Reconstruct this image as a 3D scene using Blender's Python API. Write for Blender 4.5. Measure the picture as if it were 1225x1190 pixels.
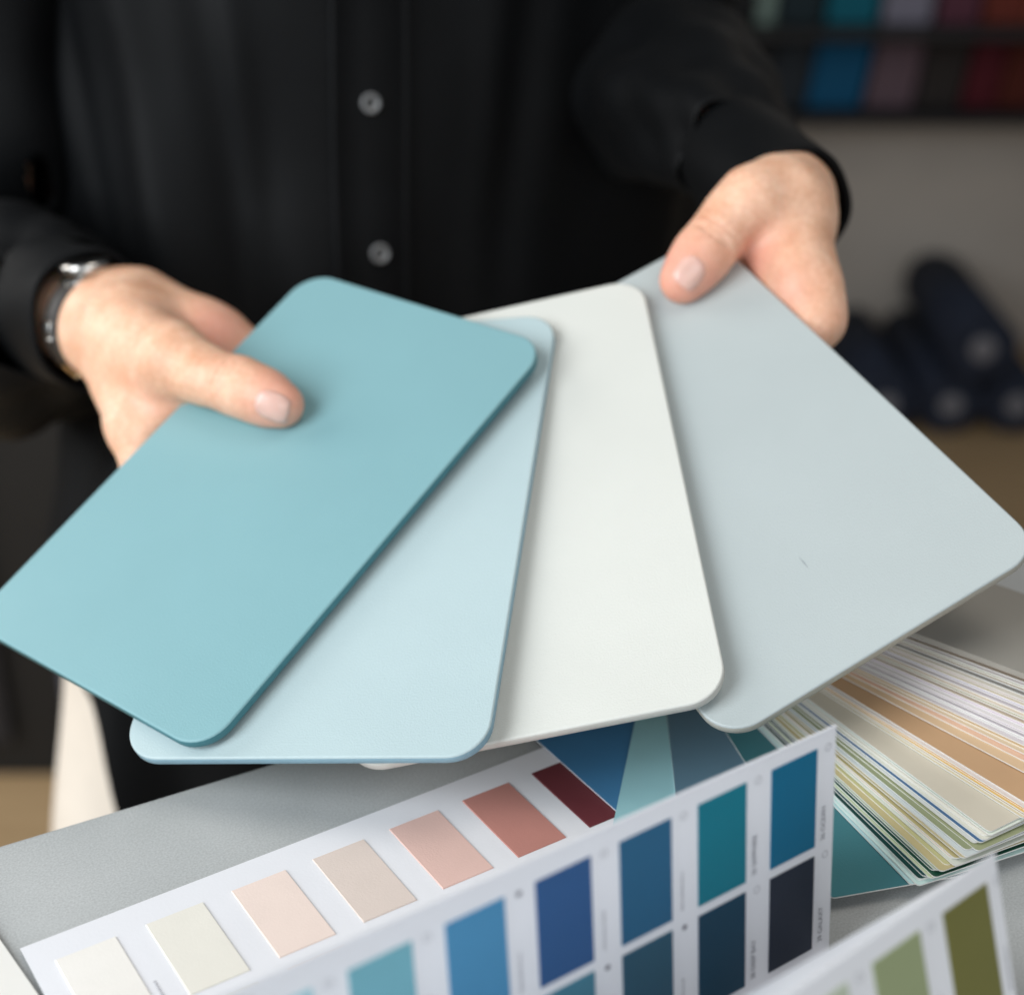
import bpy, math, random
import numpy as np
from mathutils import Vector, Matrix
random.seed(7)
rng = np.random.default_rng(7)
for o in list(bpy.data.objects):
    bpy.data.objects.remove(o, do_unlink=True)
S = bpy.context.scene
COL = S.collection
PI = math.pi
# ------------------------------------------------------------------ camera
PITCH, CAMH, FPX = 0.46376, 0.35680, 1900.0          # metres; table top is z = 0, floor is z = -0.9
FLOOR = -0.9
cam = bpy.data.cameras.new('camera')
cam.sensor_width = 36.0
cam.lens = FPX / 1225.0 * 36.0
cam.clip_start = 0.02
cam.clip_end = 60.0
cam.dof.use_dof = True
cam.dof.focus_distance = 0.540
cam.dof.aperture_fstop = 5.4
cam.dof.aperture_blades = 0
camo = bpy.data.objects.new('camera', cam)
camo.location = (0, 0, CAMH)
camo.rotation_euler = (PI / 2 - PITCH, 0, 0)
COL.objects.link(camo)
S.camera = camo
# ------------------------------------------------------------------ light
W = bpy.data.worlds.new('World')
S.world = W
W.use_nodes = True
bg = W.node_tree.nodes['Background']
bg.inputs[0].default_value = (0.86, 0.93, 1.0, 1)
bg.inputs[1].default_value = 0.13


def lamp(name, loc, target, size, power, color, sy=None):
    l = bpy.data.lights.new(name, 'AREA')
    l.shape = 'RECTANGLE'
    l.size = size
    l.size_y = sy or size
    l.energy = power
    l.color = color
    o = bpy.data.objects.new(name, l)
    o.location = loc
    d = Vector(target) - Vector(loc)
    o.rotation_euler = d.to_track_quat('-Z', 'Y').to_euler()
    COL.objects.link(o)
    return o


lamp('window_light', (-1.25, -0.38, 0.85), (0, 0.55, 0.05), 1.0, 31, (0.92, 0.965, 1.0), 1.3)
lamp('front_window_light', (0.55, -1.25, 0.85), (0.05, 0.5, 0.0), 1.5, 12.5, (0.94, 0.97, 1.0), 1.2)
lamp('ceiling_light', (0.50, 0.45, 1.70), (0.05, 0.6, 0.0), 0.9, 8.0, (1.0, 0.93, 0.85))
lamp('side_fill_light', (-1.75, 1.15, 0.75), (-0.35, 1.35, -0.6), 0.9, 16, (1.0, 0.97, 0.93), 1.2)  # added fill from behind left, brightens the floor, trousers and arm there
S.view_settings.view_transform = 'Standard'
S.view_settings.look = 'None'
S.view_settings.gamma = 1.0
S.view_settings.use_curve_mapping = False
S.view_settings.exposure = 0.06
S.render.engine = 'CYCLES'

# ------------------------------------------------------------------ pixel -> place helpers
FW = np.array([0, math.cos(PITCH), -math.sin(PITCH)])
UP = np.array([0, math.sin(PITCH), math.cos(PITCH)])
CAM = np.array([0, 0, CAMH])


def ray(px, py):
    return FW + (px - 612.5) / FPX * np.array([1., 0, 0]) + (595.0 - py) / FPX * UP


def at_z(px, py, z=0.0):
    d = ray(px, py)
    return CAM + d * ((z - CAMH) / d[2])


def at_y(px, py, y):
    d = ray(px, py)
    return CAM + d * (y / d[1])


def at_d(px, py, depth):
    return CAM + ray(px, py) * depth


# ------------------------------------------------------------------ materials
def s2l(c):
    out = []
    for v in c:
        v = v / 255.0
        out.append(v / 12.92 if v <= 0.04045 else ((v + 0.055) / 1.055) ** 2.4)
    return tuple(out)


def mat(name, rgb, rough=0.5, var=0.06, scale=40.0, bump=0.0, bscale=400.0, spec=0.5, metal=0.0, sub=0.0, coat=0.0, detail=4.0, sheen=0.0, bdist=0.001, rvar=0.0):
    """procedural material: base colour with a soft noise variation and a fine relief. rgb is linear."""
    m = bpy.data.materials.new(name)
    m.use_nodes = True
    nt = m.node_tree
    b = nt.nodes['Principled BSDF']
    tc = nt.nodes.new('ShaderNodeTexCoord')
    n = nt.nodes.new('ShaderNodeTexNoise')
    n.inputs['Scale'].default_value = scale
    n.inputs['Detail'].default_value = detail
    nt.links.new(tc.outputs['Object'], n.inputs['Vector'])
    r = nt.nodes.new('ShaderNodeValToRGB')
    r.color_ramp.elements[0].position = 0.3
    r.color_ramp.elements[1].position = 0.7
    r.color_ramp.elements[0].color = tuple(min(1, c * (1 - var)) for c in rgb) + (1,)
    r.color_ramp.elements[1].color = tuple(min(1, c * (1 + var)) for c in rgb) + (1,)
    nt.links.new(n.outputs[0], r.inputs[0])
    nt.links.new(r.outputs[0], b.inputs['Base Color'])
    b.inputs['Roughness'].default_value = rough
    if rvar:
        n3 = nt.nodes.new('ShaderNodeTexNoise')
        n3.inputs['Scale'].default_value = 14
        n3.inputs['Detail'].default_value = 6
        n3.inputs['Distortion'].default_value = 1.2
        nt.links.new(tc.outputs['Object'], n3.inputs['Vector'])
        mr_ = nt.nodes.new('ShaderNodeMapRange')
        mr_.inputs[3].default_value = rough - rvar
        mr_.inputs[4].default_value = rough + rvar
        nt.links.new(n3.outputs[0], mr_.inputs[0])
        nt.links.new(mr_.outputs[0], b.inputs['Roughness'])
    b.inputs['Specular IOR Level'].default_value = spec
    b.inputs['Metallic'].default_value = metal
    if coat:
        b.inputs['Coat Weight'].default_value = coat
    if sheen:
        b.inputs['Sheen Weight'].default_value = sheen
        b.inputs['Sheen Roughness'].default_value = 0.4
    if sub:
        b.inputs['Subsurface Weight'].default_value = sub
        b.inputs['Subsurface Radius'].default_value = (1.0, 0.35, 0.18)
        b.inputs['Subsurface Scale'].default_value = 0.006
    if bump:
        n2 = nt.nodes.new('ShaderNodeTexNoise')
        n2.inputs['Scale'].default_value = bscale
        n2.inputs['Detail'].default_value = 3.0
        nt.links.new(tc.outputs['Object'], n2.inputs['Vector'])
        bp = nt.nodes.new('ShaderNodeBump')
        bp.inputs['Strength'].default_value = bump
        bp.inputs['Distance'].default_value = bdist
        nt.links.new(n2.outputs[0], bp.inputs['Height'])
        nt.links.new(bp.outputs[0], b.inputs['Normal'])
    return m


_mc = {}


def paint(rgb255, gain=1.0, rough=0.55, **k):
    key = (tuple(rgb255), gain, rough, tuple(sorted(k.items())))
    if key not in _mc:
        c = tuple(min(0.9, v * gain) for v in s2l(rgb255))
        kw = dict(spec=.22, var=0.02, scale=60, bump=0.08, bscale=1400)
        kw.update(k)
        _mc[key] = mat('paint_%d_%d_%d' % tuple(rgb255), c, rough, **kw)
    return _mc[key]


# ------------------------------------------------------------------ mesh helpers
def mesh_obj(name, V, F, m=None, parent=None, smooth=False, mats=None, fm=None):
    me = bpy.data.meshes.new(name)
    me.from_pydata([tuple(map(float, v)) for v in V], [], [tuple(map(int, f)) for f in F])
    me.update()
    if mats:
        for q in mats:
            me.materials.append(q)
        if fm is not None:
            me.polygons.foreach_set('material_index', np.array(fm, dtype=np.int32))
    elif m:
        me.materials.append(m)
    if smooth:
        me.polygons.foreach_set('use_smooth', np.ones(len(me.polygons), dtype=bool))
    o = bpy.data.objects.new(name, me)
    COL.objects.link(o)
    if parent:
        o.parent = parent
    return o


def empty(name, loc=(0, 0, 0)):
    o = bpy.data.objects.new(name, None)
    o.location = loc
    o.empty_display_size = 0.05
    COL.objects.link(o)
    return o


def tag(o, label=None, cat=None, group=None, kind=None):
    if label:
        o['label'] = label
    if cat:
        o['category'] = cat
    if group:
        o['group'] = group
    if kind:
        o['kind'] = kind
    return o


def place(o, origin, X, Y, Z):
    """give an object (mesh in local coordinates) a world frame."""
    M = Matrix(((X[0], Y[0], Z[0], origin[0]), (X[1], Y[1], Z[1], origin[1]), (X[2], Y[2], Z[2], origin[2]), (0, 0, 0, 1)))
    o.matrix_world = M
    return o


def bevel(o, w, seg=2, angle=0.6):
    b = o.modifiers.new('bevel', 'BEVEL')
    b.width = w
    b.segments = seg
    b.limit_method = 'ANGLE'
    b.angle_limit = angle
    return o


def box_vf(x0, x1, y0, y1, z0, z1):
    V = [(x0, y0, z0), (x1, y0, z0), (x1, y1, z0), (x0, y1, z0), (x0, y0, z1), (x1, y0, z1), (x1, y1, z1), (x0, y1, z1)]
    F = [(0, 3, 2, 1), (4, 5, 6, 7), (0, 1, 5, 4), (1, 2, 6, 5), (2, 3, 7, 6), (3, 0, 4, 7)]
    return V, F


def join_vf(parts):
    V, F = [], []
    for v, f in parts:
        n = len(V)
        V += list(v)
        F += [tuple(i + n for i in q) for q in f]
    return V, F


def rounded_plate(w, h, r, t, seg=10, ch=0.0006):
    """rounded rectangle in local x (width) / y (length), top at z=0, bottom at z=-t, softened top rim"""
    def ring(inset, z):
        pts = []
        for cx, cy, a0 in ((w / 2 - r, h / 2 - r, 0), (-w / 2 + r, h / 2 - r, PI / 2), (-w / 2 + r, -h / 2 + r, PI), (w / 2 - r, -h / 2 + r, 1.5 * PI)):
            for k in range(seg + 1):
                a = a0 + PI / 2 * k / seg
                pts.append((cx + (r - inset) * math.cos(a), cy + (r - inset) * math.sin(a), z))
        return pts
    rings = [ring(ch * 1.2, 0), ring(ch * .35, -ch * .35), ring(0, -ch * 1.2), ring(0, -t + ch), ring(ch, -t)]
    n = len(rings[0])
    V = sum(rings, [])
    F = [tuple(range(n))]
    for k in range(len(rings) - 1):
        for i in range(n):
            j = (i + 1) % n
            F.append((k * n + i, (k + 1) * n + i, (k + 1) * n + j, k * n + j))
    F.append(tuple(reversed(range((len(rings) - 1) * n, len(rings) * n))))
    return V, F


# ------------------------------------------------------------------ smooth-union voxel modelling (hands, body)
class Vox:
    def __init__(s, xs, ys, zs):
        s.ax = [np.asarray(a, dtype=np.float32) for a in (xs, ys, zs)]
        s.D = np.full([len(a) for a in s.ax], 0.05, dtype=np.float32)

    def _box(s, lo, hi):
        r = []
        for a, l, h in zip(s.ax, lo, hi):
            i0 = max(0, int(np.searchsorted(a, l)) - 1)
            i1 = min(len(a), int(np.searchsorted(a, h)) + 1)
            r.append(slice(i0, i1))
        return tuple(r)

    def _grid(s, b):
        return np.meshgrid(*[a[q] for a, q in zip(s.ax, b)], indexing='ij', sparse=True)

    def _merge(s, b, d, k, sub=False):
        D = s.D[b]
        if sub:
            d = -d
            h = np.clip(0.5 - 0.5 * (d - D) / -k if False else 0.5 - 0.5 * (D - d) / k, 0, 1)
            s.D[b] = D * (1 - h) + d * h + k * h * (1 - h)
        else:
            h = np.clip(0.5 + 0.5 * (D - d) / k, 0, 1)
            s.D[b] = D * (1 - h) + d * h - k * h * (1 - h)

    def cone(s, a, b, ra, rb, k=0.006, flat=(1, 1, 1), sub=False):
        a = np.array(a, float); b = np.array(b, float)
        m = max(ra, rb) / min(flat) + k + 0.012
        bx = s._box(np.minimum(a, b) - m, np.maximum(a, b) + m)
        if any(q.stop - q.start < 2 for q in bx):
            return
        X, Y, Z = s._grid(bx)
        f = np.array(flat)
        A = a * f; Bv = b * f
        X = X * f[0]; Y = Y * f[1]; Z = Z * f[2]
        d = Bv - A
        L = max(float(d @ d), 1e-12)
        t = np.clip(((X - A[0]) * d[0] + (Y - A[1]) * d[1] + (Z - A[2]) * d[2]) / L, 0, 1)
        q = np.sqrt((X - A[0] - t * d[0]) ** 2 + (Y - A[1] - t * d[1]) ** 2 + (Z - A[2] - t * d[2]) ** 2) - (ra + (rb - ra) * t)
        s._merge(bx, q.astype(np.float32), k, sub)

    def chain(s, pts, k=0.006):
        for (a, ra), (b, rb) in zip(pts[:-1], pts[1:]):
            s.cone(a, b, ra, rb, k)

    def mesh(s):
        D = s.D
        nx, ny, nz = D.shape
        sg = D < 0
        cnt = np.zeros((nx - 1, ny - 1, nz - 1), np.int8)
        for i in (0, 1):
            for j in (0, 1):
                for k in (0, 1):
                    cnt += sg[i:nx - 1 + i, j:ny - 1 + j, k:nz - 1 + k]
        I, J, K = np.nonzero((cnt > 0) & (cnt < 8))
        idx = np.full(cnt.shape, -1, np.int32)
        idx[I, J, K] = np.arange(len(I))
        acc = np.zeros((len(I), 3)); num = np.zeros(len(I))
        cs = [(i, j, k) for i in (0, 1) for j in (0, 1) for k in (0, 1)]
        for a in cs:
            for ax in range(3):
                if a[ax]:
                    continue
                b = list(a); b[ax] = 1
                d0 = D[I + a[0], J + a[1], K + a[2]]; d1 = D[I + b[0], J + b[1], K + b[2]]
                c = (d0 < 0) != (d1 < 0)
                t = np.where(c, d0 / np.where(c, d0 - d1, 1), 0)
                p = np.tile(np.array(a, float), (len(I), 1)); p[:, ax] = t
                acc[c] += p[c]; num[c] += 1
        acc /= num[:, None]
        V = np.stack([s.ax[n][q] + acc[:, n] * (s.ax[n][q + 1] - s.ax[n][q]) for n, q in enumerate((I, J, K))], 1)
        F = []
        for ax in range(3):
            o1, o2 = (ax + 1) % 3, (ax + 2) % 3
            sl0 = [slice(None)] * 3; sl1 = [slice(None)] * 3
            sl0[ax] = slice(0, -1); sl1[ax] = slice(1, None)
            ch = sg[tuple(sl0)] != sg[tuple(sl1)]
            P = np.stack(np.nonzero(ch), 1)
            P = P[(P[:, o1] > 0) & (P[:, o2] > 0) & (P[:, o1] < D.shape[o1] - 1) & (P[:, o2] < D.shape[o2] - 1)]
            ins = sg[P[:, 0], P[:, 1], P[:, 2]]
            e1 = np.zeros(3, int); e1[o1] = 1
            e2 = np.zeros(3, int); e2[o2] = 1
            q = [idx[tuple((P - e1 - e2).T)], idx[tuple((P - e2).T)], idx[tuple(P.T)], idx[tuple((P - e1).T)]]
            Q = np.stack(q, 1)
            Q[~ins] = Q[~ins][:, ::-1]
            F.append(Q)
        return V, np.concatenate(F)


def axis(lo, hi, coarse, fine):
    """non-uniform grid axis: fine = list of (a, b, step)"""
    p = [lo]
    while p[-1] < hi:
        st = coarse
        for a, b, h in fine:
            if a <= p[-1] < b:
                st = min(st, h)
            elif p[-1] < a:
                st = min(st, max(h, (a - p[-1]) * 0.35))
            elif p[-1] >= b:
                st = min(st, max(h, (p[-1] - b) * 0.35))
        p.append(p[-1] + st)
    return np.array(p)


def np_mesh(name, V, F, m, parent):
    me = bpy.data.meshes.new(name)
    me.vertices.add(len(V)); me.vertices.foreach_set('co', V.astype(np.float32).ravel())
    me.loops.add(F.size); me.loops.foreach_set('vertex_index', F.astype(np.int32).ravel())
    me.polygons.add(len(F))
    me.polygons.foreach_set('loop_start', np.arange(0, F.size, 4, dtype=np.int32))
    me.polygons.foreach_set('loop_total', np.full(len(F), 4, dtype=np.int32))
    me.polygons.foreach_set('use_smooth', np.ones(len(F), dtype=bool))
    me.update(calc_edges=True)
    me.validate()
    if m:
        me.materials.append(m)
    o = bpy.data.objects.new(name, me)
    COL.objects.link(o)
    if parent:
        o.parent = parent
    return o


def laplace(V, F, it=2, lam=0.5):
    for _ in range(it):
        acc = np.zeros_like(V); n = np.zeros(len(V))
        for a, b in ((0, 1), (1, 2), (2, 3), (3, 0)):
            np.add.at(acc, F[:, a], V[F[:, b]]); np.add.at(acc, F[:, b], V[F[:, a]])
            np.add.at(n, F[:, a], 1); np.add.at(n, F[:, b], 1)
        V = V + lam * (acc / np.maximum(n, 1)[:, None] - V)
    return V


# ================================================================== SETTING
TE = np.array([math.cos(0.497), math.sin(0.497), 0])       # along the table's far edge
TN = np.array([math.sin(0.497), -math.cos(0.497), 0])      # from the far edge towards the camera
T0 = at_z(0, 1009)

wood = bpy.data.materials.new('wood_floor'); wood.use_nodes = True
nt = wood.node_tree; b_ = nt.nodes['Principled BSDF']
tc = nt.nodes.new('ShaderNodeTexCoord'); mp = nt.nodes.new('ShaderNodeMapping'); mp.inputs['Scale'].default_value = (1.0, 9.0, 1.0)
nz = nt.nodes.new('ShaderNodeTexNoise'); nz.inputs['Scale'].default_value = 5; nz.inputs['Detail'].default_value = 8
rp = nt.nodes.new('ShaderNodeValToRGB'); rp.color_ramp.elements[0].color = (0.40, 0.26, 0.13, 1); rp.color_ramp.elements[1].color = (0.62, 0.44, 0.25, 1)
nt.links.new(tc.outputs['Object'], mp.inputs[0]); nt.links.new(mp.outputs[0], nz.inputs[0]); nt.links.new(nz.outputs[0], rp.inputs[0]); nt.links.new(rp.outputs[0], b_.inputs['Base Color'])
b_.inputs['Roughness'].default_value = 0.45
fl = mesh_obj('floor', [(-3.5, -1.5, FLOOR), (3.5, -1.5, FLOOR), (3.5, 4.2, FLOOR), (-3.5, 4.2, FLOOR)], [(0, 1, 2, 3)], wood)
tag(fl, kind='structure')
plaster = mat('plaster', (0.56, 0.51, 0.455), 0.85, 0.10, 3.0, 0.2, 60)
V, F = box_vf(-3.5, 3.5, 3.25, 3.35, FLOOR, 1.9)
tag(mesh_obj('wall_back', V, F, plaster), kind='structure')

# ================================================================== TABLE
concrete = bpy.data.materials.new('concrete'); concrete.use_nodes = True
nt = concrete.node_tree; b_ = nt.nodes['Principled BSDF']
tc = nt.nodes.new('ShaderNodeTexCoord')
n1 = nt.nodes.new('ShaderNodeTexNoise'); n1.inputs['Scale'].default_value = 9; n1.inputs['Detail'].default_value = 6
n2 = nt.nodes.new('ShaderNodeTexNoise'); n2.inputs['Scale'].default_value = 1300; n2.inputs['Detail'].default_value = 3
for n in (n1, n2):
    nt.links.new(tc.outputs['Object'], n.inputs['Vector'])
r1 = nt.nodes.new('ShaderNodeValToRGB'); r1.color_ramp.elements[0].position = .3; r1.color_ramp.elements[1].position = .75
r1.color_ramp.elements[0].color = (0.38, 0.40, 0.40, 1); r1.color_ramp.elements[1].color = (0.52, 0.54, 0.54, 1)
r2 = nt.nodes.new('ShaderNodeValToRGB'); r2.color_ramp.elements[0].position = .33; r2.color_ramp.elements[1].position = .66
r2.color_ramp.elements[0].color = (0.86, 0.86, 0.86, 1); r2.color_ramp.elements[1].color = (1.07, 1.07, 1.07, 1)
mx = nt.nodes.new('ShaderNodeMix'); mx.data_type = 'RGBA'; mx.blend_type = 'MULTIPLY'; mx.inputs[0].default_value = 1
nt.links.new(n1.outputs[0], r1.inputs[0]); nt.links.new(n2.outputs[0], r2.inputs[0])
nt.links.new(r1.outputs[0], mx.inputs[6]); nt.links.new(r2.outputs[0], mx.inputs[7]); nt.links.new(mx.outputs[2], b_.inputs['Base Color'])
bp = nt.nodes.new('ShaderNodeBump'); bp.inputs['Strength'].default_value = .15; bp.inputs['Distance'].default_value = .0004
nt.links.new(n2.outputs[0], bp.inputs['Height']); nt.links.new(bp.outputs[0], b_.inputs['Normal']); b_.inputs['Roughness'].default_value = .6
table = empty('table', tuple(T0 + TE * 0.3 + TN * 0.35 + np.array([0, 0, FLOOR])))
bpy.context.view_layer.update()
tag(table, 'grey concrete-topped table carrying the colour charts and the fan deck', 'table')


def table_box(name, u0, u1, v0, v1, z0, z1, m, bw):
    V, F = box_vf(u0, u1, v0, v1, z0, z1)
    o = mesh_obj(name, V, F, m, table)
    o.matrix_parent_inverse = Matrix.Translation(table.location).inverted()
    place(o, T0, TE, -TN, (0, 0, 1))
    bevel(o, bw, 3)
    return o


table_box('tabletop', -0.45, 1.05, -0.75, 0.0, -0.045, 0.0, concrete, 0.0025)
dk = mat('dark_steel', (0.04, 0.04, 0.042), 0.5)
for u in (-0.38, 0.96):
    for v in (-0.70, -0.07):
        table_box('leg', u, u + 0.045, v - 0.022, v + 0.023, FLOOR - 0.0, -0.0455, dk, 0.002)
bpy.context.view_layer.update()

# ================================================================== FOUR SAMPLE BOARDS
BW, BL = 0.13628, 0.21748
FR = {
 'teal': ([[0.78551, -0.56585, 0.25058], [-0.61849, -0.70395, 0.34919], [-0.02119, -0.42927, -0.90293]], [-0.09986, 0.57416, 0.07727]),
 'lblue': ([[0.967, -0.12899, 0.21972], [-0.20349, -0.90996, 0.36134], [0.15333, -0.39413, -0.90617]], [-0.0608, 0.55218, 0.07184]),
 'white': ([[0.97311, 0.08703, 0.21326], [-0.0018, -0.92297, 0.38487], [0.23033, -0.37491, -0.89799]], [-0.00136, 0.5542, 0.0792]),
 'gray': ([[0.85951, 0.4726, 0.19466], [0.37009, -0.83812, 0.40074], [0.35254, -0.2724, -0.89528]], [0.07962, 0.5626, 0.09411])}
BT = 0.0043


def eggshell(name, top, side):
    m = mat(name, top, 0.42, 0.02, 18, 0.35, 1300, spec=0.34, bdist=0.0004, rvar=.16)
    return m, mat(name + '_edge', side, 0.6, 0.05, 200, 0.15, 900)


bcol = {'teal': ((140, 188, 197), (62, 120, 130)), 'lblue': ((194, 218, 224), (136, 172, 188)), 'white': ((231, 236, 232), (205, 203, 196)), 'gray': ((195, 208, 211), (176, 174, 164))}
btxt = {'teal': 'teal blue painted sample board under the thumb beside the wristwatch, topmost of the four', 'lblue': 'pale sky blue painted sample board just under the teal one',
        'white': 'off-white painted sample board between the pale blue and the grey-green boards', 'gray': 'pale grey-green painted sample board held by the hand at the right, lowest of the four'}
for n, (R, t) in FR.items():
    R = np.array(R)
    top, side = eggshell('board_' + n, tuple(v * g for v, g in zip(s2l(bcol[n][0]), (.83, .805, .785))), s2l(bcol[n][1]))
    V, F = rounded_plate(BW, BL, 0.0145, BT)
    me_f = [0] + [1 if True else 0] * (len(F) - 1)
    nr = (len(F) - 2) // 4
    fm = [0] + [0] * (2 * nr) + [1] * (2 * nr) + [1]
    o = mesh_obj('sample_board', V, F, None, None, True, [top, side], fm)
    for p in o.data.polygons:
        if len(p.vertices) > 4:
            p.use_smooth = False
    X, Yd, Zaway = R[:, 0], R[:, 1], R[:, 2]
    place(o, t, X, -Yd, -Zaway)
    tag(o, btxt[n], 'sample board', 'four painted sample boards held in a fan')
    if n == 'gray':
        hit = None
        for (pa, pb) in (((955, 665), (968, 681)),):
            A, B2 = [np.array((o.matrix_world.inverted() @ Vector(tuple(CAM + ray(*q) * (((np.array(t) - CAM) @ -Zaway) / (ray(*q) @ -Zaway)))))) for q in (pa, pb)]
            dd = (B2 - A) / np.linalg.norm(B2 - A); nn = np.array([-dd[1], dd[0], 0]) * .00025
            P = [A, A * .5 + B2 * .5 + nn * 1.5, B2, A * .5 + B2 * .5 - nn]
            mesh_obj('scuff', [(p[0], p[1], .00005) for p in P], [(0, 1, 2), (0, 2, 3)], mat('scuff_grey', (.30, .34, .36), .6), o)


def on_board(px, py, h, n):
    """point seen at the pixel, h metres above the top face of board n"""
    R, t = FR[n]
    R = np.array(R); up = -R[:, 2]
    d = ray(px, py)
    k = ((np.array(t) + up * h - CAM) @ up) / (d @ up)
    return CAM + d * k


def board_up(n):
    return -np.array(FR[n][0])[:, 2]


# ================================================================== FOLDED COLOUR CHART
paper = mat('chart_paper', (0.80, 0.81, 0.845), 0.45, 0.012, 30, 0.05, 900, spec=0.4)
ink = mat('grey_ink', (0.24, 0.24, 0.27), 0.6, 0.02)
chart = empty('folded_colour_chart', tuple(at_z(600, 1120)))
tag(chart, 'white accordion-folded paint colour chart with blush, blue and olive chips standing on the table', 'colour chart')
bpy.context.view_layer.update()
CI = Matrix.Translation(chart.location).inverted()


def chart_panel(name, origin, X, Y, u0, u1, v0, v1, bow=0.0, seg=14, parent=chart):
    """paper sheet, local x along the fold, y up the page, z out of the printed face"""
    X = np.array(X) / np.linalg.norm(X); Y = np.array(Y) / np.linalg.norm(Y); Z = np.cross(X, Y)
    V, F = [], []
    t = 0.00028
    for s_ in (0, -t):
        for j in range(seg + 1):
            for i in range(2):
                v = v0 + (v1 - v0) * j / seg
                V.append((u0 + (u1 - u0) * i, v, s_))
    n = 2 * (seg + 1)
    for j in range(seg):
        a = 2 * j
        F.append((a, a + 1, a + 3, a + 2)); F.append((n + a, n + a + 2, n + a + 3, n + a + 1))
        F.append((a, a + 2, n + a + 2, n + a)); F.append((a + 1, n + a + 1, n + a + 3, a + 3))
    F.append((0, n, n + 1, 1)); F.append((n - 2, n - 1, 2 * n - 1, 2 * n - 2))
    o = mesh_obj(name, V, F, paper, parent)
    o.matrix_parent_inverse = CI
    place(o, origin, X, Y, Z)
    return o


def chip(panel, x0, x1, y0, y1, rgb, gain=1.0):
    t = 0.00042
    c = 0.0002
    V = [(x0, y0, 0.00004), (x1, y0, 0.00004), (x1, y1, 0.00004), (x0, y1, 0.00004), (x0 + c, y0 + c, t), (x1 - c, y0 + c, t), (x1 - c, y1 - c, t), (x0 + c, y1 - c, t)]
    F = [(4, 5, 6, 7), (0, 1, 5, 4), (1, 2, 6, 5), (2, 3, 7, 6), (3, 0, 4, 7)]
    return mesh_obj('colour_chip', V, F, paint(rgb, gain, 0.4), panel)


def ring_mark(panel, cx, cy, r, solid=False):
    V, F = [], []
    if solid:
        V = [(cx + r * .75 * math.cos(a), cy + r * .75 * math.sin(a), 0.0002) for a in np.linspace(0, 2 * PI, 12, endpoint=False)]
        F = [tuple(range(12))]
    else:
        for k in range(6):
            a0 = k * PI / 3 + .12; a1 = a0 + PI / 3 - .35
            n = len(V)
            for a in (a0, a1):
                for q in (r * .78, r):
                    V.append((cx + q * math.cos(a), cy + q * math.sin(a), 0.0002))
            F.append((n, n + 1, n + 3, n + 2))
    return mesh_obj('symbol', V, F, ink, panel)


def lettering(panel, txt, x, y, size):
    """text running up the page, baseline towards the right"""
    cu = bpy.data.curves.new('lettering', 'FONT')
    cu.body = txt
    cu.size = size
    tmp = bpy.data.objects.new('tmp', cu)
    COL.objects.link(tmp)
    dg = bpy.context.evaluated_depsgraph_get()
    me = bpy.data.meshes.new_from_object(tmp.evaluated_get(dg))
    bpy.data.objects.remove(tmp, do_unlink=True)
    for v in me.vertices:
        a, b = v.co.x, v.co.y
        v.co = (x - b, y + a, 0.0002)
    me.materials.clear(); me.materials.append(ink)
    o = bpy.data.objects.new('lettering', me)
    COL.objects.link(o)
    o.parent = panel
    return o


def fine_print(panel, x, y, ln):
    """an illegible line of small print running up the page"""
    V, F = [], []
    p = 0
    while p < ln:
        w = random.uniform(.0005, .0010)
        n = len(V)
        a = random.uniform(.0001, .0005)
        V += [(x - .0012 + a, y + p, .0002), (x, y + p, .0002), (x, y + p + w * .45, .0002), (x - .0012 + a, y + p + w * .45, .0002)]
        F.append((n, n + 1, n + 2, n + 3))
        p += w + .00022
    return mesh_obj('small_print', V, F, ink, panel)


# flat blush page
OX, OY, PA, PW, PH = -0.14506, 0.38504, 0.57288, 0.02001, 0.03746
e1 = np.array([math.cos(PA), math.sin(PA), 0]); e2 = np.array([-math.sin(PA), math.cos(PA), 0])
pz = 0.0022
sc = (CAMH - pz) / CAMH
pg = chart_panel('blush_page', np.array([OX * sc, OY * sc, pz]), e1, e2, -0.0075, 0.2085, -0.0835, 0.0115)
pinkc = [(238, 235, 229), (232, 229, 219), (238, 220, 210), (220, 206, 197), (224, 190, 180), (190, 134, 124), (106, 52, 58)]
for c, rgb in enumerate(pinkc):
    chip(pg, c * .03 * 1.0, c * .03 + PW, -PH, 0, rgb, 1.0)
    r2_ = tuple(int(v * .93) for v in rgb)
    chip(pg, c * .03, c * .03 + PW, -PH - .0052 - PH, -PH - .0052, r2_)
    if c == 0:
        fine_print(pg, c * .03 + PW + .0035, -.034, .008)


def leaf(name, vec, cols1, cols2, u_left, marks, extra=0.0):
    X0, Y0, a, phi, pp, w, h, L, mr, mt = vec
    ee = np.array([math.cos(a), math.sin(a), 0]); n = np.array([math.sin(a), -math.cos(a), 0])
    up = -math.cos(phi) * n + math.sin(phi) * np.array([0, 0, 1])
    B = np.array([X0, Y0, 0.0016])
    o = chart_panel(name, B, ee, up, u_left, 0.0, 0.0, L)
    for v in o.data.vertices:
        if v.co.x < -.1 and v.co.y > L * .95:
            v.co.y += extra          # the fold is not quite parallel to the print
    for k in range(len(cols1)):
        x1 = -mr - k * pp
        x0 = x1 - w
        y1 = L - mt
        chip(o, x0, x1, y1 - h, y1, cols1[k], 1.04)
        chip(o, x0, x1, y1 - h - .0034 - h, y1 - h - .0034, cols2[k], 1.04)
        m = marks[k] if k < len(marks) else (None, None, 0, 1)
        for row in (0, 1):
            yt = y1 - row * (h + .0034)
            ring_mark(o, x1 + .0045, yt - .0012, .0013, solid=bool(m[2 + row]))
            if m[row]:
                lettering(o, m[row], x1 + .0042, yt - h + .001, .0026)
            else:
                fine_print(o, x1 + .0042, yt - h + .002, .013)
    return o, B, ee, up, L


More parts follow.
